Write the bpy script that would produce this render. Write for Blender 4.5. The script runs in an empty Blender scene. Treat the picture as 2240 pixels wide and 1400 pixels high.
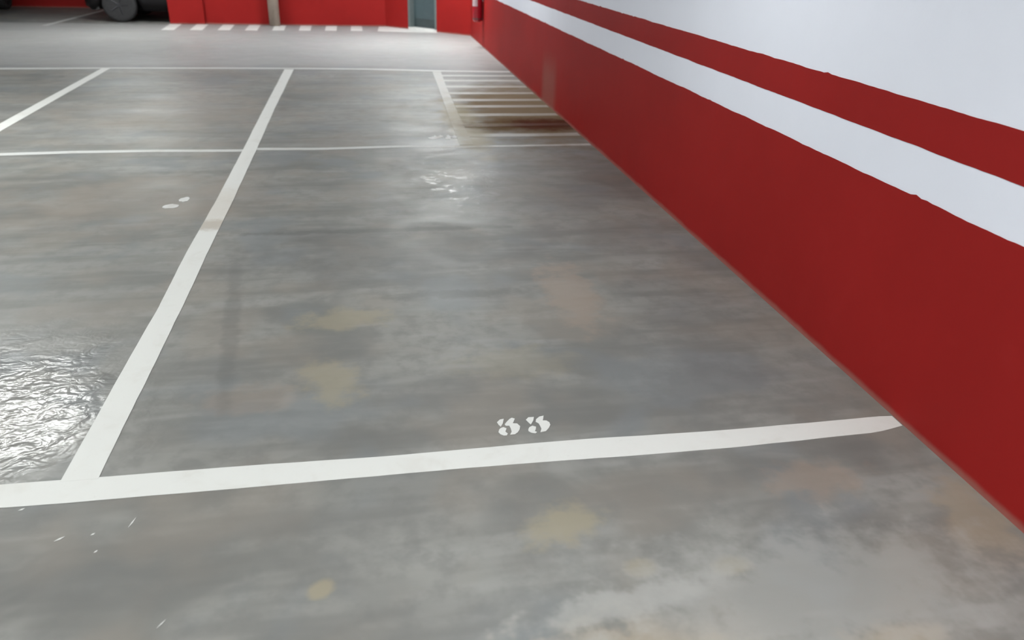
import bpy, bmesh, math, random
from mathutils import Matrix, Vector, noise

# ------------------------------------------------------------------ camera, world, exposure
scene = bpy.context.scene
COL = scene.collection
cam_data = bpy.data.cameras.new('camera')
cam = bpy.data.objects.new('camera', cam_data)
COL.objects.link(cam)
cam_data.sensor_width = 36.0
cam_data.lens = 27.374
cam_data.clip_start = 0.05
right = Vector((0.98430, -0.17412, 0.02897))
up = Vector((0.05075, 0.43633, 0.89836))
fwd = Vector((0.16907, 0.88278, -0.43831))
cam.matrix_world = Matrix(((right.x, up.x, -fwd.x, 0.0),
                           (right.y, up.y, -fwd.y, 0.0),
                           (right.z, up.z, -fwd.z, 1.6),
                           (0, 0, 0, 1)))
cam_data.dof.use_dof = True
cam_data.dof.focus_distance = 3.2
cam_data.dof.aperture_fstop = 2.6
scene.camera = cam

world = bpy.data.worlds.new('world')
scene.world = world
world.use_nodes = True
world.node_tree.nodes['Background'].inputs[0].default_value = (0.5, 0.55, 0.6, 1)
world.node_tree.nodes['Background'].inputs[1].default_value = 0.02

scene.view_settings.view_transform = 'Standard'
scene.view_settings.look = 'None'
scene.view_settings.gamma = 1.0
scene.view_settings.use_curve_mapping = False
scene.view_settings.exposure = 0.0
scene.cycles.max_bounces = 5
scene.cycles.diffuse_bounces = 3
scene.cycles.glossy_bounces = 2
scene.cycles.adaptive_threshold = 0.03
scene.cycles.caustics_reflective = False
scene.cycles.caustics_refractive = False

LAMP_COLOR = (0.965, 0.985, 0.955, 1)
LAMP_STRENGTH = 100.0
CEIL_Z = 2.72
LAMP_Z = 2.52
# centre of each ceiling luminaire (x, y), tubes run across the hall, and relative output
LAMPS = [(-3.35, 6.75, 1.35), (1.1, 13.75, 2.25), (-3.75, 14.6, 1.35), (0.6, 3.7, 0.42),  # last one in this row is unseen, added to brighten the wall
         (-8.0, 6.75, 5.0), (-8.2, 12.6, 1.1), (0.45, -0.7, 2.4), (-4.4, 2.0, 2.7), (0.95, 9.4, 0.5)]  # unseen lamps added and boosted to fill wall and foreground, bar lane and hatch

random.seed(7)

# ------------------------------------------------------------------ helpers
def tag(o, label=None, cat=None, group=None, kind=None):
    if label: o['label'] = label
    if cat: o['category'] = cat
    if group: o['group'] = group
    if kind: o['kind'] = kind
    return o

def finish(name, bm, mat, parent=None, smooth=False, bevel=0.0, subsurf=0):
    bmesh.ops.recalc_face_normals(bm, faces=bm.faces[:])
    me = bpy.data.meshes.new(name)
    bm.to_mesh(me)
    bm.free()
    if smooth:
        for p in me.polygons:
            p.use_smooth = True
    o = bpy.data.objects.new(name, me)
    COL.objects.link(o)
    if mat is not None:
        me.materials.append(mat)
    if parent is not None:
        o.parent = parent
    if bevel:
        m = o.modifiers.new('bevel', 'BEVEL')
        m.width = bevel
        m.segments = 2
        m.limit_method = 'ANGLE'
    if subsurf:
        m = o.modifiers.new('subsurf', 'SUBSURF')
        m.levels = m.render_levels = subsurf
    return o

def empty(name, loc=(0, 0, 0), rz=0.0, parent=None):
    o = bpy.data.objects.new(name, None)
    COL.objects.link(o)
    o.location = loc
    o.rotation_euler = (0, 0, rz)
    o.empty_display_size = 0.1
    o.parent = parent
    return o

def box(bm, x0, x1, y0, y1, z0, z1):
    v = [bm.verts.new(c) for c in ((x0, y0, z0), (x1, y0, z0), (x1, y1, z0), (x0, y1, z0),
                                   (x0, y0, z1), (x1, y0, z1), (x1, y1, z1), (x0, y1, z1))]
    for f in ((0, 3, 2, 1), (4, 5, 6, 7), (0, 1, 5, 4), (1, 2, 6, 5), (2, 3, 7, 6), (3, 0, 4, 7)):
        bm.faces.new([v[i] for i in f])

def prism(bm, pts, z0, z1):
    lo = [bm.verts.new((x, y, z0)) for x, y in pts]
    hi = [bm.verts.new((x, y, z1)) for x, y in pts]
    n = len(pts)
    bm.faces.new(hi)
    bm.faces.new(lo[::-1])
    for i in range(n):
        j = (i + 1) % n
        bm.faces.new((lo[i], lo[j], hi[j], hi[i]))

def ring_loft(bm, rings, cap=True, closed=True):
    vr = [[bm.verts.new(p) for p in r] for r in rings]
    n = len(vr[0])
    for a, b in zip(vr, vr[1:]):
        for i in range(n if closed else n - 1):
            j = (i + 1) % n
            bm.faces.new((a[i], a[j], b[j], b[i]))
    if cap:
        bm.faces.new(vr[0][::-1])
        bm.faces.new(vr[-1])
    return vr

def lathe(bm, prof, segs=24, origin=(0, 0, 0), axis='z', cap=True):
    rings = []
    for r, h in prof:
        ring = []
        for i in range(segs):
            a = 2 * math.pi * i / segs
            c, s = r * math.cos(a), r * math.sin(a)
            if axis == 'z': p = (c, s, h)
            elif axis == 'x': p = (h, c, s)
            else: p = (c, h, s)
            ring.append((p[0] + origin[0], p[1] + origin[1], p[2] + origin[2]))
        rings.append(ring)
    ring_loft(bm, rings, cap)

def tube(bm, path, r, segs=10):
    rings = []
    pts = [Vector(p) for p in path]
    for i, p in enumerate(pts):
        d = (pts[min(i + 1, len(pts) - 1)] - pts[max(i - 1, 0)]).normalized()
        ref = Vector((0, 0, 1)) if abs(d.z) < 0.9 else Vector((1, 0, 0))
        a = d.cross(ref).normalized()
        b = d.cross(a).normalized()
        rings.append([tuple(p + a * r * math.cos(t) + b * r * math.sin(t))
                      for t in (2 * math.pi * k / segs for k in range(segs))])
    ring_loft(bm, rings)

def wob(t, seed, amp, freq=3.0):
    return amp * (noise.noise(Vector((t * freq, seed * 7.3, 0.0)))
                  + 0.5 * noise.noise(Vector((t * freq * 4.1, seed * 3.1, 5.0))))

# ------------------------------------------------------------------ materials
class NT:
    """small helper around a material node tree"""
    def __init__(self, name):
        self.m = bpy.data.materials.new(name)
        self.m.use_nodes = True
        self.t = self.m.node_tree
        self.b = self.t.nodes['Principled BSDF']
        g = self.t.nodes.new('ShaderNodeNewGeometry')
        self.pos = g.outputs['Position']

    def n(self, kind, **kw):
        nd = self.t.nodes.new(kind)
        for k, v in kw.items():
            setattr(nd, k, v)
        return nd

    def set(self, sock, v):
        if hasattr(v, 'is_linked') or hasattr(v, 'links'):
            self.t.links.new(v, sock)
        else:
            sock.default_value = v

    def noise(self, scale, detail=4, rough=0.55, stretch=None, offset=None, dist=0.0, rot=0.0):
        v = self.pos
        if stretch or offset:
            mp = self.n('ShaderNodeMapping')
            self.t.links.new(v, mp.inputs[0])
            if stretch: mp.inputs['Scale'].default_value = stretch
            mp.inputs['Rotation'].default_value = (0, 0, math.radians(rot))
            if offset: mp.inputs['Location'].default_value = offset
            v = mp.outputs[0]
        nz = self.n('ShaderNodeTexNoise')
        self.t.links.new(v, nz.inputs['Vector'])
        nz.inputs['Scale'].default_value = scale
        nz.inputs['Detail'].default_value = detail
        nz.inputs['Roughness'].default_value = rough
        nz.inputs['Distortion'].default_value = dist
        return nz.outputs['Fac']

    def ramp(self, v, a, b, lo=0.0, hi=1.0, smooth=True):
        r = self.n('ShaderNodeMapRange')
        if smooth: r.interpolation_type = 'SMOOTHSTEP'
        self.set(r.inputs['Value'], v)
        self.set(r.inputs['From Min'], a)
        self.set(r.inputs['From Max'], b)
        self.set(r.inputs['To Min'], lo)
        self.set(r.inputs['To Max'], hi)
        return r.outputs[0]

    def math(self, op, a, b=0.0):
        m = self.n('ShaderNodeMath', operation=op)
        self.set(m.inputs[0], a)
        self.set(m.inputs[1], b)
        return m.outputs[0]

    def mix(self, fac, a, b, blend='MIX'):
        m = self.n('ShaderNodeMix', data_type='RGBA', blend_type=blend)
        self.set(m.inputs[0], fac)
        self.set(m.inputs[6], a)
        self.set(m.inputs[7], b)
        return m.outputs[2]

    def blob(self, x, y, rx, ry, rot, edge_noise, soft=0.45, wobble=0.7):
        """irregular ellipse on the floor around (x, y): 1 inside, 0 outside"""
        s = self.n('ShaderNodeVectorMath', operation='SUBTRACT')
        self.t.links.new(self.pos, s.inputs[0])
        s.inputs[1].default_value = (x, y, 0)
        v = s.outputs[0]
        if rot:
            r = self.n('ShaderNodeVectorRotate', rotation_type='Z_AXIS')
            self.t.links.new(v, r.inputs['Vector'])
            r.inputs['Angle'].default_value = -math.radians(rot)
            v = r.outputs[0]
        d = self.n('ShaderNodeVectorMath', operation='MULTIPLY')
        self.t.links.new(v, d.inputs[0])
        d.inputs[1].default_value = (1 / rx, 1 / ry, 0)
        l = self.n('ShaderNodeVectorMath', operation='LENGTH')
        self.t.links.new(d.outputs[0], l.inputs[0])
        w = self.math('MULTIPLY_ADD', edge_noise, wobble * 2)
        w.node.inputs[2].default_value = -wobble
        t = self.math('ADD', l.outputs['Value'], w)
        return self.ramp(t, 1.0 + soft, 1.0 - soft)

    def bump(self, h, strength, dist=0.01, normal=None):
        b = self.n('ShaderNodeBump')
        self.set(b.inputs['Height'], h)
        self.set(b.inputs['Strength'], strength)
        b.inputs['Distance'].default_value = dist
        if normal is not None:
            self.t.links.new(normal, b.inputs['Normal'])
        return b.outputs[0]

    def out(self, color=None, rough=None, metal=None, normal=None, spec=None, coat=None):
        i = self.b.inputs
        if color is not None: self.set(i['Base Color'], color)
        if rough is not None: self.set(i['Roughness'], rough)
        if metal is not None: self.set(i['Metallic'], metal)
        if normal is not None: self.set(i['Normal'], normal)
        if spec is not None: self.set(i['Specular IOR Level'], spec)
        if coat is not None: self.set(i['Coat Weight'], coat)
        return self.m

TAN = (0.285, 0.235, 0.172, 1)
PINK = (0.265, 0.215, 0.178, 1)
OCHRE = (0.27, 0.242, 0.175, 1)
PALE = (0.33, 0.33, 0.32, 1)
DARK = (0.078, 0.08, 0.077, 1)
RUST = (0.075, 0.020, 0.008, 1)
BROWN = (0.185, 0.132, 0.080, 1)
DEEP = (0.115, 0.072, 0.034, 1)
# spilled / worn patches on the slab, plus broad paler and darker tones: x, y, rx, ry, rotation, colour, strength
STAINS_AND_TONES = [
    (0.96, 3.50, 0.13, 0.36, 0, PINK, 0.60), (-0.17, 3.32, 0.19, 0.10, 0, OCHRE, 0.62),
    (-0.20, 2.77, 0.10, 0.17, 10, OCHRE, 0.60), (-0.50, 2.66, 0.16, 0.10, 0, PINK, 0.35),
    (0.52, 1.80, 0.11, 0.075, 25, OCHRE, 0.75), (1.42, 1.90, 0.17, 0.09, 0, PINK, 0.55),
    (1.28, 1.25, 0.12, 0.05, 0, TAN, 0.75), (0.55, 1.29, 0.27, 0.12, 0, TAN, 0.70),
    (0.97, 1.555, 0.05, 0.035, 0, OCHRE, 0.6), (0.70, 1.595, 0.04, 0.035, 0, OCHRE, 0.5),
    (1.84, 1.66, 0.11, 0.18, -20, TAN, 0.55), (0.55, 2.83, 0.22, 0.13, 0, OCHRE, 0.28),
    (-0.19, 1.64, 0.035, 0.028, 30, OCHRE, 0.8), (1.15, 1.42, 0.55, 0.24, 0, PALE, 0.5), (0.62, 1.47, 0.30, 0.05, 10, PALE, 0.55),  # broad pale patch raises the tone of the right foreground
    (0.25, 1.30, 0.30, 0.06, 12, PALE, 0.5), (-0.05, 4.53, 0.75, 0.035, 0, DARK, 0.5),
    (0.42, 3.54, 0.33, 0.05, 0, DARK, 0.42), (-0.66, 3.35, 0.035, 0.75, 6, DARK, 0.30),
    (0.10, 4.15, 0.75, 0.35, 0, DARK, 0.42), (1.45, 3.2, 0.35, 0.5, 0, DARK, 0.22),  # broad dark patch lowers the tone of the mid floor
    (1.45, 5.2, 0.55, 1.1, 0, (0.13, 0.105, 0.095, 1), 0.28), (1.35, 2.55, 0.3, 0.16, 0, DARK, 0.22),
    (-1.45, 5.25, 0.75, 0.55, 0, PINK, 0.30), (-1.9, 8.2, 0.9, 0.9, 0, PINK, 0.22),
    (1.68, 8.2, 0.72, 1.45, 0, BROWN, 0.9), (0.92, 7.5, 0.17, 1.1, 0, (0.26, 0.225, 0.145, 1), 0.9),
    (1.48, 7.45, 0.58, 0.30, 0, DEEP, 0.95), (1.72, 7.46, 0.36, 0.25, 0, RUST, 1.0),
]

def apply_stains_and_tones(k, col, amount=1.0, only=None):
    en = k.noise(9.0, 3, 0.62)
    en2 = k.noise(3.2, 3, 0.6)
    for i, (x, y, rx, ry, rot, c, s) in enumerate(STAINS_AND_TONES):
        if only is not None and not only(x, y, c):
            continue
        big = rx * ry > 0.15
        mk = k.blob(x, y, rx, ry, rot, en2 if big else en, soft=0.5, wobble=0.7 if y > 6.5 else 1.1)
        mk = k.math('MULTIPLY', mk, s if c in (RUST, DEEP) or (x > 0.5 and rx < 0.2) else s * amount)
        if c is BROWN: k.rust = mk
        if c is DEEP: k.rust = k.math('MAXIMUM', mk, k.rust)
        col = k.mix(mk, col, c)
    return col

def mat_floor():
    k = NT('polished_concrete')
    big = k.noise(0.9, 2, 0.6)
    mid = k.noise(2.6, 3, 0.62, stretch=(0.7, 1.0, 1), dist=0.7)
    fine = k.noise(9.0, 3, 0.6, offset=(3, 1, 0))
    streak = k.noise(2.4, 3, 0.62, stretch=(0.33, 1.9, 1), offset=(5, 9, 0))
    hue = k.noise(1.9, 2, 0.6, offset=(11, 4, 2))
    c = k.mix(k.ramp(big, 0.34, 0.66), (0.145, 0.146, 0.137, 1), (0.212, 0.213, 0.204, 1))
    c = k.mix(k.ramp(mid, 0.40, 0.64, 0.0, 0.75), c, (0.245, 0.244, 0.232, 1))
    c = k.mix(k.ramp(streak, 0.52, 0.36, 0.0, 0.5), c, (0.122, 0.123, 0.117, 1))
    c = k.mix(k.ramp(streak, 0.54, 0.68, 0.0, 0.5), c, (0.272, 0.272, 0.263, 1))
    c = k.mix(k.ramp(fine, 0.40, 0.70, 0.0, 0.5), c, (0.138, 0.140, 0.134, 1))
    c = k.mix(k.ramp(hue, 0.50, 0.66, 0.0, 0.38), c, (0.232, 0.205, 0.175, 1))
    c = k.mix(k.ramp(hue, 0.47, 0.32, 0.0, 0.6), c, (0.165, 0.180, 0.190, 1))
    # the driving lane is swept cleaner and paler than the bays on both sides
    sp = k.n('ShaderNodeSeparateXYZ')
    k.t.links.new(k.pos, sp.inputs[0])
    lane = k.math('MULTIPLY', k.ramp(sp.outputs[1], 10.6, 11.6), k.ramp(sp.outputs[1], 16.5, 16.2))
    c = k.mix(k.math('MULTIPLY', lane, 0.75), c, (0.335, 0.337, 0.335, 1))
    c = apply_stains_and_tones(k, c)
    # trowel marks and scuffs: fine relief, rougher in one scraped patch in the left bay
    rub = k.blob(-1.45, 2.68, 0.62, 0.66, 0, k.noise(4.0, 2), soft=0.6, wobble=0.5)
    rub2 = k.blob(0.62, 5.45, 0.32, 0.55, 0, mid, soft=0.5, wobble=0.8)
    h1 = k.noise(14.0, 2, 0.6, stretch=(1.0, 1.6, 1))
    h2 = k.noise(3.0, 2, 0.55)
    h3 = k.noise(13.0, 2, 0.55, stretch=(1.0, 1.2, 1), dist=1.0, rot=-38)
    n1 = k.bump(h2, 0.10, 0.03)
    n2 = k.bump(h1, k.ramp(k.math('ADD', rub, k.math('MULTIPLY', rub2, 0.7)), 0, 1, 0.05, 0.20), 0.01, n1)
    n3 = k.bump(h3, k.ramp(k.math('ADD', rub, k.math('MULTIPLY', rub2, 0.6)), 0, 1, 0.03, 0.65), 0.006, n2)
    r = k.ramp(mid, 0.3, 0.7, 0.42, 0.56)
    r = k.mix(k.math('POWER', rub, 2.0), r, (0.15, 0.15, 0.15, 1))
    chips = k.math('MULTIPLY', rub2, k.ramp(h3, 0.58, 0.66))
    r = k.mix(k.math('MULTIPLY', chips, 0.7), r, (0.24, 0.24, 0.24, 1))
    r = k.mix(k.rust, r, (0.9, 0.9, 0.9, 1))
    return k.out(c, r, normal=n3, spec=k.math('MULTIPLY', k.ramp(k.rust, 0, 1, 0.23, 0.03), k.ramp(rub, 0, 1, 1.0, 0.72)))

def mat_paint(name, base, worn, stained=1.0):
    k = NT(name)
    d = k.noise(6.0, 3, 0.65, offset=(1, 2, 3), dist=0.5)
    s = k.noise(26.0, 3, 0.7)
    c = k.mix(k.ramp(d, 0.5, 0.78, 0.0, worn), base, (0.42, 0.39, 0.34, 1))
    c = k.mix(k.ramp(s, 0.62, 0.8, 0.0, worn * 0.8), c, (0.36, 0.34, 0.31, 1))
    # a muddy tyre mark crossing the long bay line
    mud = k.blob(-0.96, 4.72, 0.2, 0.09, 0, s, soft=0.5, wobble=0.5)
    c = k.mix(k.math('MULTIPLY', mud, 0.6), c, (0.30, 0.25, 0.19, 1))
    mud2 = k.blob(-0.96, 5.1, 0.2, 0.35, 0, s, soft=0.6, wobble=0.5)
    c = k.mix(k.math('MULTIPLY', mud2, 0.3), c, (0.45, 0.38, 0.30, 1))
    if stained:
        c = apply_stains_and_tones(k, c, stained, only=lambda x, y, cc: y > 6.5 and x > 0.5)
    n = k.bump(s, 0.12, 0.003)
    return k.out(c, 0.55, normal=n, spec=k.ramp(k.rust, 0, 1, 0.3, 0.05) if stained else 0.3)

def mat_simple(name, color, rough=0.5, metal=0.0, vary=0.12, scale=6.0, bump=0.0, spec=None, coat=None):
    k = NT(name)
    nz = k.noise(scale, 5, 0.6)
    lo = tuple(v * (1 - vary) for v in color[:3]) + (1,)
    hi = tuple(min(1, v * (1 + vary)) for v in color[:3]) + (1,)
    c = k.mix(k.ramp(nz, 0.3, 0.7), lo, hi)
    n = k.bump(k.noise(scale * 8, 4, 0.6), bump, 0.004) if bump else None
    return k.out(c, rough, metal, n, spec, coat)

def mat_wall_paint(name, color, rough, vary, low_marks=False):
    k = NT(name)
    nz = k.noise(1.1, 4, 0.55)
    nf = k.noise(5.0, 5, 0.6, offset=(2, 0, 5))
    lo = tuple(v * (1 - vary) for v in color[:3]) + (1,)
    c = k.mix(k.ramp(nz, 0.3, 0.7), lo, color)
    c = k.mix(k.ramp(nf, 0.55, 0.75, 0, vary), c, tuple(min(1, v * 1.25 + 0.01) for v in color[:3]) + (1,))
    if low_marks:   # paler patch low on the wall near the rust stain, and dirt along its foot
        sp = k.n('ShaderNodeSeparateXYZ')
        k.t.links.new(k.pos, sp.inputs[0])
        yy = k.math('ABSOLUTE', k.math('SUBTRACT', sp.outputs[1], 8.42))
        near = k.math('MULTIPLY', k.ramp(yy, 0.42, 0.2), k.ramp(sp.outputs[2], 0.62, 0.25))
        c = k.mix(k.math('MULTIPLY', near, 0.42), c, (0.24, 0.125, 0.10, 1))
        foot = k.ramp(k.math('SUBTRACT', sp.outputs[2], k.math('MULTIPLY', nf, 0.03)), 0.02, -0.01)
        c = k.mix(k.math('MULTIPLY', foot, 0.45), c, (0.30, 0.19, 0.16, 1))
    b1 = k.bump(k.noise(2.2, 3, 0.5), 0.12, 0.03)
    b2 = k.bump(k.noise(70.0, 4, 0.6), 0.10, 0.003, b1)
    return k.out(c, rough, normal=b2, spec=0.08)

def mat_emit(name, strength):
    m = bpy.data.materials.new(name)
    m.use_nodes = True
    b = m.node_tree.nodes['Principled BSDF']
    b.inputs['Base Color'].default_value = (0.9, 0.9, 0.9, 1)
    b.inputs['Emission Color'].default_value = LAMP_COLOR
    b.inputs['Emission Strength'].default_value = strength
    return m

M = {
    'floor': mat_floor(),
    'line': mat_paint('white_line_paint', (0.63, 0.64, 0.625, 1), 0.22),
    'old_line': mat_paint('faded_line_paint', (0.50, 0.51, 0.505, 1), 0.5, 0.9),
    'hatch': mat_paint('worn_hatch_paint', (0.40, 0.405, 0.39, 1), 0.6, 0.55),
    'hatch_plain': mat_paint('faded_number_paint', (0.58, 0.59, 0.59, 1), 0.5, 0.0),
    'white_wall': mat_wall_paint('white_wall_paint', (0.755, 0.79, 0.885, 1), 0.62, 0.03),
    'red_wall': mat_wall_paint('red_wall_paint', (0.275, 0.0140, 0.0130, 1), 0.6, 0.10, low_marks=True),
    'ceiling': mat_simple('ceiling_paint', (0.62, 0.63, 0.63, 1), 0.9, vary=0.05, scale=1.2),
    'pipe': mat_simple('beige_pipe', (0.36, 0.30, 0.25, 1), 0.5, vary=0.08),
    'door': mat_simple('grey_blue_door_paint', (0.052, 0.079, 0.088, 1), 0.45, vary=0.06),
    'kick': mat_simple('dark_kick_plate', (0.045, 0.062, 0.066, 1), 0.4, 0.2, vary=0.1),
    'frame': mat_simple('grey_door_frame', (0.11, 0.135, 0.135, 1), 0.45, vary=0.05),
    'sill': mat_simple('pale_concrete_sill', (0.62, 0.63, 0.62, 1), 0.6, vary=0.06),
    'steel': mat_simple('brushed_steel', (0.55, 0.55, 0.56, 1), 0.3, 1.0, vary=0.05),
    'ext_red': mat_simple('extinguisher_red', (0.32, 0.008, 0.02, 1), 0.12, vary=0.03, coat=0.6),
    'black': mat_simple('black_rubber', (0.008, 0.008, 0.009, 1), 0.6, vary=0.2, scale=20),
    'tyre': mat_simple('tyre_rubber', (0.022, 0.022, 0.024, 1), 0.8, vary=0.25, scale=30, bump=0.2),
    'car': mat_simple('black_car_paint', (0.006, 0.005, 0.006, 1), 0.35, vary=0.05, spec=0.25),
    'plastic': mat_simple('dark_grey_plastic', (0.016, 0.015, 0.017, 1), 0.5, vary=0.1),
    'rim': mat_simple('dark_alloy_rim', (0.05, 0.05, 0.055, 1), 0.35, 1.0, vary=0.1),
    'glass': mat_simple('tinted_glass', (0.012, 0.015, 0.016, 1), 0.05, vary=0.02),
    'lens': mat_simple('headlamp_lens', (0.45, 0.47, 0.5, 1), 0.08, vary=0.05),
    'plate': mat_simple('plate_white', (0.6, 0.6, 0.58, 1), 0.4, vary=0.03),
    'sticker': mat_simple('cream_label', (0.50, 0.38, 0.41, 1), 0.5, vary=0.05),
    'housing': mat_simple('lamp_housing_white', (0.75, 0.76, 0.76, 1), 0.4, vary=0.03),
}

# ------------------------------------------------------------------ floor and ceiling
WX = 1.93            # face of the right wall
YB = 16.5            # face of the back wall
X0, Y0 = -12.0, -5.0
CH0, CH1 = (0.44, 16.5), (1.93, 15.0)   # chamfered corner between back and right wall
YR = 19.62           # rear wall of the dark bays
PX = -3.56           # left end of the red back wall
XE = -0.5            # right end of the rear bays, hidden behind the back wall

SHELL = [(X0, Y0), (WX + 0.2, Y0), (WX + 0.2, YB + 0.12), (XE + 0.2, YB + 0.12), (XE + 0.2, YR + 0.2), (X0, YR + 0.2)]
bm = bmesh.new()
prism(bm, SHELL, -0.2, 0.0)
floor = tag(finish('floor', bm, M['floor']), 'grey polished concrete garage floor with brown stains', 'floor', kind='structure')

bm = bmesh.new()
prism(bm, SHELL, CEIL_Z, CEIL_Z + 0.2)
ceiling = tag(finish('ceiling', bm, M['ceiling']), 'pale painted concrete ceiling over the garage', 'ceiling', kind='structure')

# ------------------------------------------------------------------ walls
B1, B2, B3 = 0.811, 0.979, 1.131    # red skirt top, white stripe top, red stripe top

def wall(name, a, b, thick, label, z1=CEIL_Z, z0=0.0, bands=True, step=0.05, cuts=()):
    """Wall from a to b with its visible face on that line (room to the left of a->b reversed);
    cuts: (s0, s1, ztop) openings along the run."""
    a, b = Vector(a), Vector(b)
    d = (b - a)
    L = d.length
    d.normalize()
    nrm = Vector((-d.y, d.x))       # points into the room
    out = -nrm
    def P(s, off, z):
        q = a + d * s + out * off
        return (q.x, q.y, z)
    bm = bmesh.new()
    def blk(s0, s1, zz0, zz1):
        lo = [bm.verts.new(P(s, o, zz0)) for s, o in ((s0, 0), (s1, 0), (s1, thick), (s0, thick))]
        hi = [bm.verts.new(P(s, o, zz1)) for s, o in ((s0, 0), (s1, 0), (s1, thick), (s0, thick))]
        bm.faces.new(lo[::-1]); bm.faces.new(hi)
        for i in range(4):
            j = (i + 1) % 4
            bm.faces.new((lo[i], lo[j], hi[j], hi[i]))
    s = 0.0
    spans = []
    for c0, c1, zt in cuts:
        blk(s, c0, z0, z1); blk(c0, c1, zt, z1)
        spans.append((s, c0)); s = c1
    blk(s, L, z0, z1)
    spans.append((s, L))
    w = tag(finish(name, bm, M['white_wall']), label, 'wall', kind='structure')
    if bands:
        for bname, zb, zt, lab in (('painted_skirt', z0, B1, 'red painted lower band'),
                                   ('painted_stripe', B2, B3, 'narrow red painted stripe')):
            for si, (s0, s1) in enumerate(spans):
                bm = bmesh.new()
                n = max(2, int((s1 - s0) / step))
                sd = hash_name(name + bname) % 97
                rows = []
                for i in range(n + 1):
                    t = s0 + (s1 - s0) * i / n
                    zlo = zb + (wob(t, sd, 0.003, 5.0) if zb > z0 else 0.0)
                    zhi = zt + wob(t, sd + 11, 0.004, 5.0)
                    if random.random() < 0.035:
                        zhi += random.uniform(-0.004, 0.010)
                    rows.append((P(t, -0.002, zlo), P(t, -0.002, zhi), P(t, 0.001, zhi), P(t, 0.001, zlo)))
                vs = [[bm.verts.new(q) for q in r] for r in rows]
                for r0, r1 in zip(vs, vs[1:]):
                    for i in range(4):
                        j = (i + 1) % 4
                        bm.faces.new((r0[i], r1[i], r1[j], r0[j]))
                bm.faces.new(vs[0]); bm.faces.new(vs[-1][::-1])
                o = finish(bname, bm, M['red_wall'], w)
                o['label'] = lab
    return w

def hash_name(s):
    h = 0
    for ch in s:
        h = (h * 31 + ord(ch)) % 100003
    return h

# direction chosen so that the room lies to the left of a -> b
wall_right = wall('wall_right', (WX, Y0), (CH1[0], CH1[1]), 0.2,
                  'long white side wall with red lower band and red stripe', step=0.03)
chd = (Vector(CH0) - Vector(CH1)).length
# opening of the door in the slanted corner wall: distances measured from the right wall
D0 = (Vector((1.36, 15.57)) - Vector(CH1)).length
D1 = (Vector((0.862, 16.075)) - Vector(CH1)).length
wall_corner = wall('wall_corner', CH1, CH0, 0.2, 'slanted red corner wall holding the grey door', cuts=((D0, D1, 2.05),))
wall_back = wall('wall_back', CH0, (PX, YB), 0.08, 'red back wall behind the zebra stripes')
wall_rear_side = wall('wall_rear_side', (XE, YB + 0.12), (XE, YR), 0.2, 'red end wall of the rear bays, hidden behind the back wall')
wall_rear = wall('wall_rear', (XE, YR), (X0, YR), 0.2, 'dark red wall behind the rear parking bays')
wall_left = wall('wall_left', (X0, YR), (X0, Y0), 0.2, 'far left garage wall outside the picture')
wall_front = wall('wall_front', (X0, Y0), (WX, Y0), 0.2, 'garage wall behind the viewer')

# unseen low beam, added to keep light out of the rear bays
bm = bmesh.new()
box(bm, X0, PX, YB, YB + 0.45, 1.66, CEIL_Z)
tag(finish('added_shade_beam', bm, M['white_wall'], bevel=0.01), 'added unseen deep ceiling beam that shades the rear bays', 'beam', kind='structure')

# shallow red pillar at the left end of the back wall
bm = bmesh.new()
box(bm, PX, -2.93, YB - 0.07, YB + 0.079, 0.0, CEIL_Z)
tag(finish('trim_2', bm, M['red_wall'], bevel=0.012), 'shallow red pillar at the left end of the back wall', 'pillar', kind='structure')

# ------------------------------------------------------------------ painted floor markings
PT = 0.0016

def stripe(name, pts_a, pts_b, mat, label=None, amp=0.003, step=0.07, seed=1, z=PT, freq=2.2):
    """painted band between two edge polylines that run the same way"""
    def resample(pts):
        pts = [Vector(p) for p in pts]
        lens = [0]
        for p, q in zip(pts, pts[1:]):
            lens.append(lens[-1] + (q - p).length)
        return pts, lens
    def at(pl, t):
        pts, lens = pl
        s = t * lens[-1]
        for i in range(len(pts) - 1):
            if s <= lens[i + 1] + 1e-9:
                u = (s - lens[i]) / max(1e-9, lens[i + 1] - lens[i])
                return pts[i].lerp(pts[i + 1], u)
        return pts[-1]
    A, B = resample(pts_a), resample(pts_b)
    n = max(3, int(max(A[1][-1], B[1][-1]) / step))
    bm = bmesh.new()
    rows = []
    for i in range(n + 1):
        t = i / n
        pa, pb = at(A, t), at(B, t)
        d = (pb - pa)
        d.normalize()
        L = t * A[1][-1]
        pa = pa - d * wob(L, seed, amp, freq)
        pb = pb + d * wob(L, seed + 31, amp, freq)
        rows.append([bm.verts.new((pa.x, pa.y, 0.0002)), bm.verts.new((pa.x, pa.y, z)),
                     bm.verts.new((pb.x, pb.y, z)), bm.verts.new((pb.x, pb.y, 0.0002))])
    for r0, r1 in zip(rows, rows[1:]):
        for i in range(3):
            bm.faces.new((r0[i], r1[i], r1[i + 1], r0[i + 1]))
    bm.faces.new(rows[0]); bm.faces.new(rows[-1][::-1])
    o = finish(name, bm, mat, floor)
    if label: o['label'] = label
    return o

# near cross line of the bays
stripe('bay_line', [(-8.0, 2.236), (-1.21, 2.236), (-0.6, 2.233), (-0.06, 2.224), (0.7, 2.231), (1.26, 2.219), (1.865, 2.228), (1.922, 2.224)],
       [(-8.0, 2.116), (-1.16, 2.116), (-0.57, 2.112), (0.235, 2.121), (1.21, 2.110), (1.80, 2.131), (1.85, 2.142), (1.922, 2.160)],
       M['line'], 'wide white cross line in front of the number 55', seed=2, step=0.05)
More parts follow.
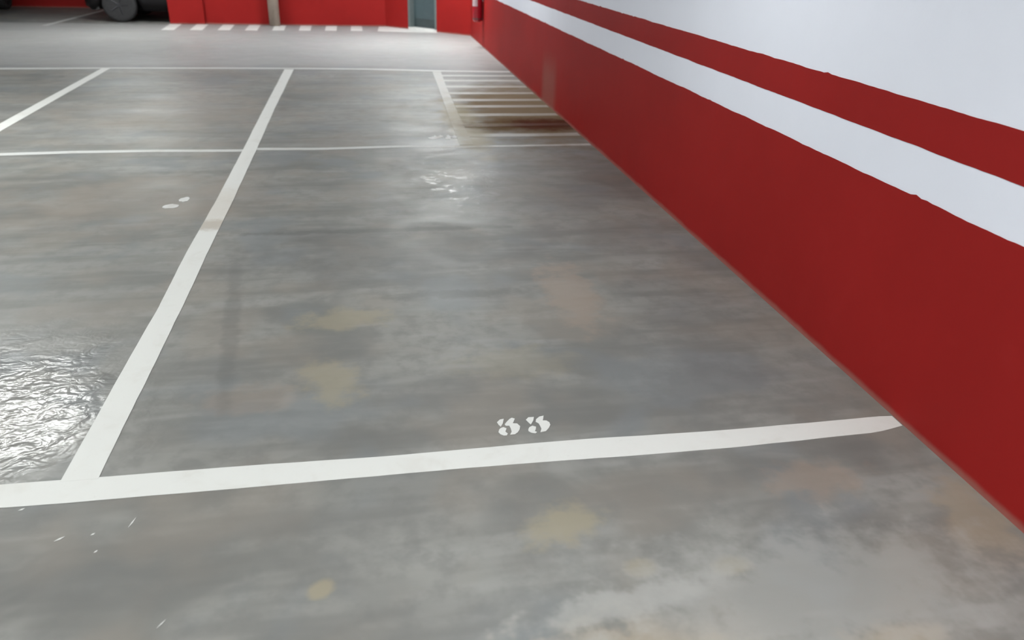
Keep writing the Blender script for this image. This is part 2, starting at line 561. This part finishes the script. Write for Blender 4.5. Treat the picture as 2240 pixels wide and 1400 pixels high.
# long line dividing the bays
stripe('bay_line', [(-1.028, 2.225), (-1.021, 3.02), (-1.014, 3.55), (-1.022, 4.25), (-1.012, 5.23), (-1.016, 6.57), (-1.027, 8.25), (-1.038, 10.9)],
       [(-0.916, 2.225), (-0.909, 2.93), (-0.906, 3.55), (-0.908, 4.24), (-0.904, 5.22), (-0.908, 6.57), (-0.921, 8.24), (-0.920, 10.9)],
       M['line'], 'long white line dividing the two nearest bays', seed=3, step=0.06, z=PT + 0.0005)
# the next bay divider to the left
stripe('bay_line', [(-3.20, 2.225), (-3.222, 7.4), (-3.263, 10.95)], [(-3.085, 2.225), (-3.105, 7.35), (-3.165, 10.95)],
       M['line'], 'white bay divider at the far left', seed=4, z=PT + 0.0005)
# thin middle cross line
stripe('bay_line', [(-8.0, 6.58), (-2.8, 6.585), (-2.3, 6.625), (-1.67, 6.632), (-1.03, 6.60), (-0.9, 6.648), (-0.4, 6.622), (0.27, 6.668), (0.74, 6.622), (1.92, 6.652)],
       [(-8.0, 6.49), (-2.8, 6.50), (-2.3, 6.547), (-1.67, 6.555), (-1.03, 6.525), (-0.9, 6.575), (-0.4, 6.55), (0.27, 6.60), (0.74, 6.555), (1.92, 6.59)],
       M['old_line'], 'thin faded cross line half way down the bays', seed=5, step=0.06)
# far cross line
stripe('bay_line', [(-8.0, 10.93), (-4.4, 10.94), (-3.3, 11.0), (-1.9, 11.04), (-0.6, 11.03), (0.1, 10.99), (1.14, 10.84), (1.92, 10.81)],
       [(-8.0, 10.80), (-4.4, 10.82), (-3.3, 10.89), (-1.9, 10.93), (-0.6, 10.93), (0.1, 10.88), (1.14, 10.73), (1.92, 10.70)],
       M['old_line'], 'faint far cross line at the edge of the driving lane', seed=6)
# dim line in the rear bays beyond the lane
stripe('bay_line', [(-5.60, 15.9), (-5.45, 19.55)], [(-5.51, 15.9), (-5.385, 19.55)],
       M['old_line'], 'thin line on the dark floor beside the parked car', seed=7)

# hatched strip beside the wall, rust stained
stripe('hatch_border', [(0.768, 6.66), (0.80, 8.0), (0.845, 9.6), (0.875, 10.75)], [(0.885, 6.66), (0.905, 8.0), (0.945, 9.6), (0.985, 10.75)],
       M['hatch'], 'stained border line of the hatched strip', seed=8, z=PT + 0.0005)
for i, y in enumerate((10.42, 10.0, 9.56, 9.14, 8.74, 8.34, 7.92, 7.46, 7.02)):
    j = random.uniform(-0.02, 0.02)
    xs = 0.88 + (y - 6.66) * 0.022
    stripe('hatch_stripe', [(xs, y + 0.075 + j), (1.4, y + 0.065 + j), (1.918, y + 0.06 + j)],
           [(xs, y - 0.065 + j), (1.4, y - 0.06 + j), (1.918, y - 0.055 + j)], M['hatch'], seed=20 + i, amp=0.008)

# pedestrian stripes along the back wall
for i in range(8):
    x = -3.40 + i * 0.468
    lean = -0.06 + i * 0.008
    stripe('crosswalk_stripe', [(x - 0.105, 15.42 + i * 0.03), (x - 0.105 + lean, 16.44)], [(x + 0.105, 15.42 + i * 0.03), (x + 0.105 + lean, 16.44)],
           M['line'], seed=40 + i)
bm = bmesh.new()
prism(bm, [(0.262, 15.62), (0.8, 15.50), (1.33, 15.45), (1.385, 15.53), (0.86, 16.06), (0.47, 16.44), (0.306, 16.45)], 0.0002, PT)
o = finish('crosswalk_patch', bm, M['line'], floor)
o['label'] = 'solid white painted patch at the foot of the door'

# stencilled number 55
DIG = [
    [[(0.412, 2.38), (0.425, 2.396), (0.44, 2.399), (0.432, 2.37), (0.421, 2.349), (0.415, 2.363)],
     [(0.438, 2.363), (0.448, 2.378), (0.462, 2.396), (0.471, 2.402), (0.481, 2.395), (0.474, 2.378), (0.468, 2.366), (0.484, 2.362), (0.492, 2.343), (0.487, 2.325), (0.477, 2.307), (0.464, 2.295), (0.446, 2.294), (0.455, 2.313), (0.455, 2.335), (0.453, 2.352), (0.44, 2.353)],
     [(0.42, 2.341), (0.43, 2.345), (0.44, 2.336), (0.432, 2.316), (0.439, 2.303), (0.434, 2.292), (0.423, 2.292), (0.412, 2.302), (0.407, 2.316), (0.413, 2.333)]],
    [[(0.521, 2.382), (0.533, 2.397), (0.554, 2.397), (0.548, 2.375), (0.533, 2.349), (0.527, 2.363)],
     [(0.554, 2.364), (0.559, 2.38), (0.574, 2.396), (0.592, 2.401), (0.586, 2.38), (0.582, 2.37), (0.596, 2.367), (0.604, 2.354), (0.604, 2.338), (0.595, 2.32), (0.579, 2.3), (0.558, 2.296), (0.566, 2.317), (0.565, 2.337), (0.563, 2.353)],
     [(0.524, 2.332), (0.537, 2.34), (0.549, 2.332), (0.545, 2.317), (0.539, 2.305), (0.546, 2.298), (0.538, 2.291), (0.524, 2.297), (0.516, 2.308), (0.518, 2.32)]],
]
for k, strokes in enumerate(DIG):
    bm = bmesh.new()
    for poly in strokes:
        prism(bm, poly, 0.0002, PT)
    o = finish('stencilled_digit', bm, M['line'], floor)
    o['label'] = 'white stencilled digit 5, %s of the bay number' % ('first' if k == 0 else 'second')

# paint chips and scratches on the slab: two ends and width of each sliver
for (ax, ay), (bx, by), wd in (((-0.762, 1.969), (-0.750, 2.014), 0.005), ((-0.595, 1.564), (-0.578, 1.591), 0.0035),
                               ((-1.105, 2.094), (-1.089, 2.104), 0.008), ((-0.955, 1.937), (-0.931, 1.955), 0.008),
                               ((-0.830, 1.872), (-0.822, 1.882), 0.006), ((-0.86, 1.95), (-0.85, 1.958), 0.007)):
    d = Vector((bx - ax, by - ay)).normalized()
    q = Vector((-d.y, d.x)) * wd * 0.5
    mx, my = (ax + bx) / 2, (ay + by) / 2
    bm = bmesh.new()
    prism(bm, [(ax, ay), (mx - q.x, my - q.y), (bx, by), (mx + q.x * 0.7, my + q.y * 0.7)], 0.0002, PT)
    finish('paint_fleck', bm, M['line'], floor)
for cx, cy, sx, sy in ((-1.217, 5.25, 0.028, 0.06), (-1.275, 5.115, 0.05, 0.05)):
    pts = []
    for i in range(12):
        a = 2 * math.pi * i / 12
        r = 1 + 0.6 * noise.noise(Vector((cx * 40 + math.cos(a) * 1.7, math.sin(a) * 1.7, 9)))
        pts.append((cx + sx * r * math.cos(a), cy + sy * r * math.sin(a)))
    bm = bmesh.new()
    prism(bm, pts, 0.0002, PT)
    finish('paint_fleck', bm, M['hatch_plain'], floor)

# worn remains of the next bay's number
def worn_mark(pts, seed):
    bm = bmesh.new()
    prism(bm, pts, 0.0002, PT)
    o = finish('worn_number_mark', bm, M['hatch_plain'], floor)
    return o
for cx, cy, sx, sy in ((0.575, 6.95, 0.045, 0.06), (0.635, 6.985, 0.03, 0.05), (0.70, 6.955, 0.035, 0.07), (0.755, 6.965, 0.03, 0.055)):
    pts = []
    for i in range(18):
        a = 2 * math.pi * i / 18
        r = 1 + 0.9 * noise.noise(Vector((cx * 40 + math.cos(a) * 2.2, math.sin(a) * 2.2, 3)))
        pts.append((cx + sx * r * math.cos(a), cy + sy * r * math.sin(a) + 0.3 * sy * math.cos(a)))
    o = worn_mark(pts, 1)
    o['label'] = 'worn white fleck of a faded stencilled number'

# ------------------------------------------------------------------ door in the slanted wall
ud = (Vector(CH0) - Vector(CH1)).normalized()
dc = Vector(CH1) + ud * ((D0 + D1) / 2)
ang = math.atan2(ud.y, ud.x)
W = (D1 - D0)
door = empty('door_1', (dc.x, dc.y, 0.0), ang)     # local x along the wall, local y: -thickness behind... see below
tag(door, 'grey blue metal door with a dark kick plate in the slanted red wall', 'door', kind='structure')
# local -y of this frame points out of the room when nrm = (-d.y, d.x) is +y
def dpart(name, x0, x1, y0, y1, z0, z1, mat, bevel=0.003, parent=door, label=None):
    bm = bmesh.new()
    box(bm, x0, x1, y0, y1, z0, z1)
    o = finish(name, bm, mat, parent, bevel=bevel)
    if label: o['label'] = label
    return o
leaf = dpart('door_leaf', -W / 2 + 0.05, W / 2 - 0.05, -0.15, -0.11, 0.045, 2.0, M['door'])
dpart('kick_plate', -W / 2 + 0.07, W / 2 - 0.07, -0.109, -0.105, 0.05, 0.20, M['kick'], 0.001, label='dark scuffed kick plate')
dpart('door_frame', -W / 2, -W / 2 + 0.05, -0.19, 0.01, 0.04, 2.05, M['frame'])
dpart('door_frame', W / 2 - 0.05, W / 2, -0.19, 0.01, 0.04, 2.05, M['frame'])
dpart('door_frame', -W / 2 + 0.05, W / 2 - 0.05, -0.19, 0.01, 2.0, 2.05, M['frame'])
dpart('threshold', -W / 2 + 0.001, W / 2 - 0.001, -0.2, 0.012, 0.0, 0.04, M['sill'], label='pale concrete door sill')
bm = bmesh.new()
tube(bm, [(-W / 2 + 0.13, -0.108, 1.03), (-W / 2 + 0.13, -0.06, 1.03)], 0.010)
tube(bm, [(-W / 2 + 0.13, -0.062, 1.03), (-W / 2 + 0.25, -0.062, 1.03)], 0.009)
finish('door_handle', bm, M['steel'], door, smooth=True)

# ------------------------------------------------------------------ beige pipe on the back wall
pipe = empty('drain_pipe', (-1.655, YB - 0.125, 0.0))
tag(pipe, 'beige vertical drain pipe standing against the red back wall', 'pipe')
bm = bmesh.new()
lathe(bm, [(0.100, 0.0), (0.100, CEIL_Z)], 28)
finish('pipe_run', bm, M['pipe'], pipe, smooth=False)
for z in (0.9, 1.9):
    bm = bmesh.new()
    lathe(bm, [(0.101, z), (0.112, z + 0.004), (0.112, z + 0.046), (0.101, z + 0.05)], 28)
    box(bm, -0.03, 0.03, 0.09, 0.1245, z + 0.01, z + 0.04)
    finish('pipe_clamp', bm, M['steel'], pipe)
for ob in pipe.children:
    for p in ob.data.polygons:
        p.use_smooth = abs(p.normal.z) < 0.5

# ------------------------------------------------------------------ fire extinguisher near the corner
ext = empty('fire_extinguisher', (1.838, 13.42, 0.395))
tag(ext, 'glossy red fire extinguisher hanging on the wall near the corner', 'fire extinguisher')
bm = bmesh.new()
lathe(bm, [(0.050, 0.0), (0.068, 0.006), (0.078, 0.025), (0.080, 0.06), (0.080, 0.40), (0.074, 0.44), (0.055, 0.475), (0.028, 0.495), (0.022, 0.51)], 32)
finish('cylinder', bm, M['ext_red'], ext, smooth=True)
bm = bmesh.new()
lathe(bm, [(0.082, 0.035), (0.082, 0.048)], 32)
lathe(bm, [(0.052, -0.004), (0.066, 0.010)], 32)
finish('base_ring', bm, M['black'], ext, smooth=False)
bm = bmesh.new()
lathe(bm, [(0.024, 0.505), (0.024, 0.545), (0.016, 0.56)], 20)
finish('valve', bm, M['steel'], ext, smooth=True)
bm = bmesh.new()
box(bm, -0.010, 0.010, -0.11, 0.02, 0.560, 0.568)
box(bm, -0.010, 0.010, -0.10, 0.02, 0.590, 0.598)
box(bm, -0.010, 0.010, 0.005, 0.02, 0.55, 0.598)
finish('handle', bm, M['black'], ext)
bm = bmesh.new()
lathe(bm, [(0.017, -0.045), (0.017, -0.024)], 18, (0, 0, 0.53), axis='x')
finish('pressure_gauge', bm, M['plate'], ext)
bm = bmesh.new()
pts = [(-0.02, 0.02, 0.535), (-0.03, 0.07, 0.53), (-0.03, 0.10, 0.48), (-0.02, 0.100, 0.38), (-0.01, 0.098, 0.26)]
tube(bm, pts, 0.010)
finish('hose', bm, M['black'], ext, smooth=True)
bm = bmesh.new()
lathe(bm, [(0.012, 0.12), (0.018, 0.2), (0.012, 0.27)], 14, (-0.01, 0.098, 0.0))
finish('nozzle', bm, M['black'], ext, smooth=True)
bm = bmesh.new()
rr = 0.0808
rings = []
for z in (0.23, 0.36):
    rings.append([(rr * math.cos(a), rr * math.sin(a), z) for a in [math.radians(180 + d) for d in range(-10, 81, 10)]])
ring_loft(bm, rings, cap=False, closed=False)
bm2 = finish('instruction_label', bm, M['sticker'], ext)
s = bm2.modifiers.new('thick', 'SOLIDIFY'); s.thickness = 0.0006; s.offset = 1
bm = bmesh.new()
box(bm, 0.076, 0.0915, -0.025, 0.025, 0.30, 0.46)
box(bm, 0.026, 0.0915, -0.012, 0.012, 0.515, 0.527)
finish('wall_bracket', bm, M['steel'], ext)

# ------------------------------------------------------------------ parked cars
def build_car(name, loc, label):
    """small hatchback, nose towards -y, origin on the floor under its centre"""
    root = empty(name, loc)
    tag(root, label, 'car', 'cars parked in the rear bays')
    HL, HW = 1.775, 0.84
    AX = (-1.13, 1.18)      # axle positions
    WR = 0.300
    def lerp(tab, y):
        for (a, va), (b, vb) in zip(tab, tab[1:]):
            if y <= b:
                u = (y - a) / (b - a)
                u = u * u * (3 - 2 * u)
                return va + (vb - va) * u
        return tab[-1][1]
    width = [(-1.775, 0.60), (-1.65, 0.74), (-1.3, 0.82), (0.0, 0.84), (1.2, 0.82), (1.65, 0.75), (1.775, 0.66)]
    belt = [(-1.775, 0.58), (-1.6, 0.72), (-0.95, 0.88), (0.0, 0.93), (1.5, 0.98), (1.7, 0.94), (1.775, 0.88)]
    top = [(-1.775, 0.60), (-1.6, 0.77), (-0.95, 0.95), (-0.25, 1.40), (0.25, 1.47), (1.1, 1.43), (1.5, 1.30), (1.7, 1.02), (1.775, 0.92)]
    topw = [(-1.775, 0.46), (-1.5, 0.62), (-0.95, 0.64), (-0.25, 0.56), (0.3, 0.55), (1.1, 0.54), (1.5, 0.52), (1.775, 0.50)]
    sill = [(-1.775, 0.26), (-1.6, 0.21), (-1.4, 0.20), (1.5, 0.21), (1.775, 0.32)]
    ys = sorted(set([-1.775, -1.74, -1.68, -1.6, 1.6, 1.68, 1.74, 1.775] + [a + WR * 1.17 * math.sin(math.radians(t)) for a in AX for t in (-88, -75, -55, -30, 0, 30, 55, 75, 88)]
                    + [-0.7, -0.5, -0.25, 0.0, 0.25, 0.5, 0.7]))
    rings = []
    for y in ys:
        w, bz, tz, tw, sz = lerp(width, y), lerp(belt, y), lerp(top, y), lerp(topw, y), lerp(sill, y)
        low = sz
        for a in AX:
            dd = WR * 1.17
            if abs(y - a) < dd:
                low = max(low, WR + math.sqrt(dd * dd - (y - a) ** 2) * 0.98)
        inner = w - 0.24
        mid = max(low + 0.02, sz + (bz - sz) * 0.5)
        half = [(inner, sz), (inner, low), (w - 0.03, low), (w, max(low + 0.01, (low + mid) / 2)), (w, mid + 0.01), (w - 0.025, bz),
                (w * 0.35 + tw * 0.65, bz + (tz - bz) * 0.6), (tw - 0.05, tz - 0.015)]
        ring = [(x, y, z) for x, z in half] + [(0.0, y, tz + 0.012)] + [(-x, y, z) for x, z in half[::-1]] + [(0.0, y, sz)]
        rings.append(ring)
    bm = bmesh.new()
    ring_loft(bm, rings)
    body = finish('body', bm, M['car'], root, smooth=True)
    # glazing: side windows, windscreen, rear window follow the shell, slightly proud
    def shell(y, f):
        """point on the side between belt (0) and roof edge (1)"""
        w, bz, tz, tw = lerp(width, y), lerp(belt, y), lerp(top, y), lerp(topw, y)
        a, b, c = (w - 0.025, bz), (w * 0.35 + tw * 0.65, bz + (tz - bz) * 0.6), (tw - 0.05, tz - 0.015)
        if f < 0.6:
            u = f / 0.6
            return (a[0] + (b[0] - a[0]) * u, a[1] + (b[1] - a[1]) * u)
        u = (f - 0.6) / 0.4
        return (b[0] + (c[0] - b[0]) * u, b[1] + (c[1] - b[1]) * u)
    for sx in (1, -1):
        for y0, y1 in ((-0.45, 0.38), (0.44, 1.28)):
            bm = bmesh.new()
            rr_ = []
            for i in range(9):
                y = y0 + (y1 - y0) * i / 8
                rr_.append([(sx * (shell(y, f)[0] + 0.006), y, shell(y, f)[1] + 0.003) for f in (0.08, 0.3, 0.6, 0.86)])
            ring_loft(bm, rr_, cap=False, closed=False)
            g = finish('side_window', bm, M['glass'], root, smooth=True)
            g.modifiers.new('thick', 'SOLIDIFY').thickness = 0.006
    for nm, y0, y1 in (('windscreen', -0.93, -0.30), ('rear_window', 1.46, 1.69)):
        bm = bmesh.new()
        rr_ = []
        for i in range(9):
            y = y0 + (y1 - y0) * i / 8
            tw, tz = lerp(topw, y), lerp(top, y)
            off = 0.022
            rr_.append([(x * (tw - 0.09), y, tz + off - 0.012 * abs(x)) for x in (-1, -0.5, 0, 0.5, 1)])
        ring_loft(bm, rr_, cap=False, closed=False)
        g = finish(nm, bm, M['glass'], root, smooth=True)
        g.modifiers.new('thick', 'SOLIDIFY').thickness = 0.006
    # lower bumpers, grille, lamps, plates
    for nm, yc, sgn in (('front_bumper', -1.76, -1), ('rear_bumper', 1.76, 1)):
        bm = bmesh.new()
        rr_ = []
        for x in (-0.70, -0.62, -0.4, 0, 0.4, 0.62, 0.70):
            yy = yc + sgn * (0.035 - 0.16 * (abs(x) / 0.7) ** 3)
            rr_.append([(x, yy, 0.20), (x, yy + sgn * 0.02, 0.28), (x, yy, 0.40), (x, yy - sgn * 0.12, 0.40), (x, yy - sgn * 0.12, 0.20)])
        ring_loft(bm, rr_)
        bp = finish(nm, bm, M['plastic'], root, bevel=0.01)
        bm = bmesh.new()
        box(bm, -0.26, 0.26, yc + sgn * 0.048, yc + sgn * 0.062, 0.29, 0.39)
        finish('number_plate', bm, M['plate'], bp, bevel=0.004)
    bm = bmesh.new()
    for z in (0.43, 0.47, 0.51):
        box(bm, -0.36, 0.36, -1.80, -1.76, z, z + 0.02)
    finish('grille', bm, M['plastic'], root, bevel=0.004)
    for sx in (1, -1):
        bm = bmesh.new()
        bmesh.ops.create_uvsphere(bm, u_segments=20, v_segments=12, radius=1.0)
        for v in bm.verts:
            v.co = Vector((sx * 0.57 + v.co.x * 0.12, -1.70 + v.co.y * 0.07, 0.62 + v.co.z * 0.08))
        finish('headlamp', bm, M['lens'], root, smooth=True)
        bm = bmesh.new()
        bmesh.ops.create_uvsphere(bm, u_segments=16, v_segments=10, radius=1.0)
        for v in bm.verts:
            v.co = Vector((sx * 0.63 + v.co.x * 0.08, 1.71 + v.co.y * 0.06, 0.80 + v.co.z * 0.11))
        finish('tail_lamp', bm, M['ext_red'], root, smooth=True)
        bm = bmesh.new()
        bmesh.ops.create_uvsphere(bm, u_segments=16, v_segments=10, radius=1.0)
        for v in bm.verts:
            v.co = Vector((sx * 0.905 + v.co.x * 0.09, -0.55 + v.co.y * 0.05, 0.99 + v.co.z * 0.065))
        finish('wing_mirror', bm, M['car'], root, smooth=True)
        bm = bmesh.new()
        box(bm, sx * 0.842 - 0.008, sx * 0.842 + 0.008, 0.16, 0.30, 0.80, 0.825)
        finish('door_handle', bm, M['plastic'], root, bevel=0.004)
        for a in AX:
            xc = sx * 0.755
            bm = bmesh.new()
            hw = 0.088
            lathe(bm, [(0.19, -hw), (0.25, -hw - 0.004), (0.284, -hw + 0.008), (0.298, -hw + 0.03), (WR, 0), (0.298, hw - 0.03), (0.284, hw - 0.008), (0.25, hw + 0.004), (0.19, hw)],
                  36, (xc, a, WR), axis='x')
            ty = finish('tyre', bm, M['tyre'], root, smooth=True)
            bm = bmesh.new()
            xo = xc + sx * (hw - 0.012)
            lathe(bm, [(0.192, -0.02), (0.192, 0.012), (0.165, 0.012), (0.16, -0.02)], 36, (xo, a, WR), axis='x')
            lathe(bm, [(0.045, -0.02), (0.045, 0.010), (0.03, 0.014)], 18, (xo, a, WR), axis='x')
            for k in range(5):
                t = 2 * math.pi * k / 5
                tube(bm, [(xo, a + 0.04 * math.cos(t), WR + 0.04 * math.sin(t)), (xo, a + 0.17 * math.cos(t), WR + 0.17 * math.sin(t))], 0.018, 8)
            finish('rim', bm, M['rim'], ty)
    return root

def copy_tree(o, parent=None):
    c = o.copy()
    COL.objects.link(c)
    c.parent = parent
    for ch in list(o.children):
        copy_tree(ch, c)
    return c

car = build_car('parked_car', (-3.32, 17.44, 0.0), 'dark small car half hidden behind the left end of the red wall')
car.rotation_euler.z = -math.pi / 2
car2 = copy_tree(car)
car2.location = (-8.06, 17.75, 0.0)
car2.rotation_euler.z = 0.0
car2['label'] = 'dark parked car at the far left edge, only its rear corner visible'

# ------------------------------------------------------------------ ceiling luminaires
def build_lamp(x, y, power, label):
    r = empty('ceiling_lamp', (x, y, LAMP_Z))
    tag(r, label, 'lamp', 'fluorescent ceiling lamps')
    bm = bmesh.new()
    box(bm, -0.64, 0.64, -0.08, 0.08, 0.03, 0.075)
    finish('housing', bm, M['housing'], r, bevel=0.006)
    m = mat_emit('lit_diffuser', LAMP_STRENGTH * power)
    bm = bmesh.new()
    rings = []
    for xx in (-0.62, 0.62):
        rings.append([(xx, 0.075 * math.cos(a), 0.028 - 0.045 * math.sin(a)) for a in [math.pi * i / 12 for i in range(13)]])
    ring_loft(bm, rings)
    finish('diffuser', bm, m, r, smooth=False)
    for sx in (-0.4, 0.4):
        bm = bmesh.new()
        tube(bm, [(sx, 0, 0.074), (sx, 0, CEIL_Z - LAMP_Z - 0.001)], 0.006, 8)
        finish('hanger', bm, M['steel'], r)
    return r

LAMP_LABELS = ['fluorescent ceiling lamp over the left bays, mirrored in the scraped floor',
               'fluorescent ceiling lamp near the corner with the extinguisher',
               'fluorescent ceiling lamp in front of the red pillar',
               'added unseen fluorescent ceiling lamp above the bay numbered 55, brightening the wall',
               'unseen fluorescent ceiling lamp over the bays further left, boosted to fill the right wall',
               'fluorescent ceiling lamp over the driving lane far left',
               'added unseen fluorescent ceiling lamp behind the viewer, lighting the foreground',
               'added unseen fluorescent ceiling lamp left of the viewer, evening out the wall light',
               'fluorescent ceiling lamp over the hatched strip']
for (x, y, pw), lab in zip(LAMPS, LAMP_LABELS):
    build_lamp(x, y, pw, lab)
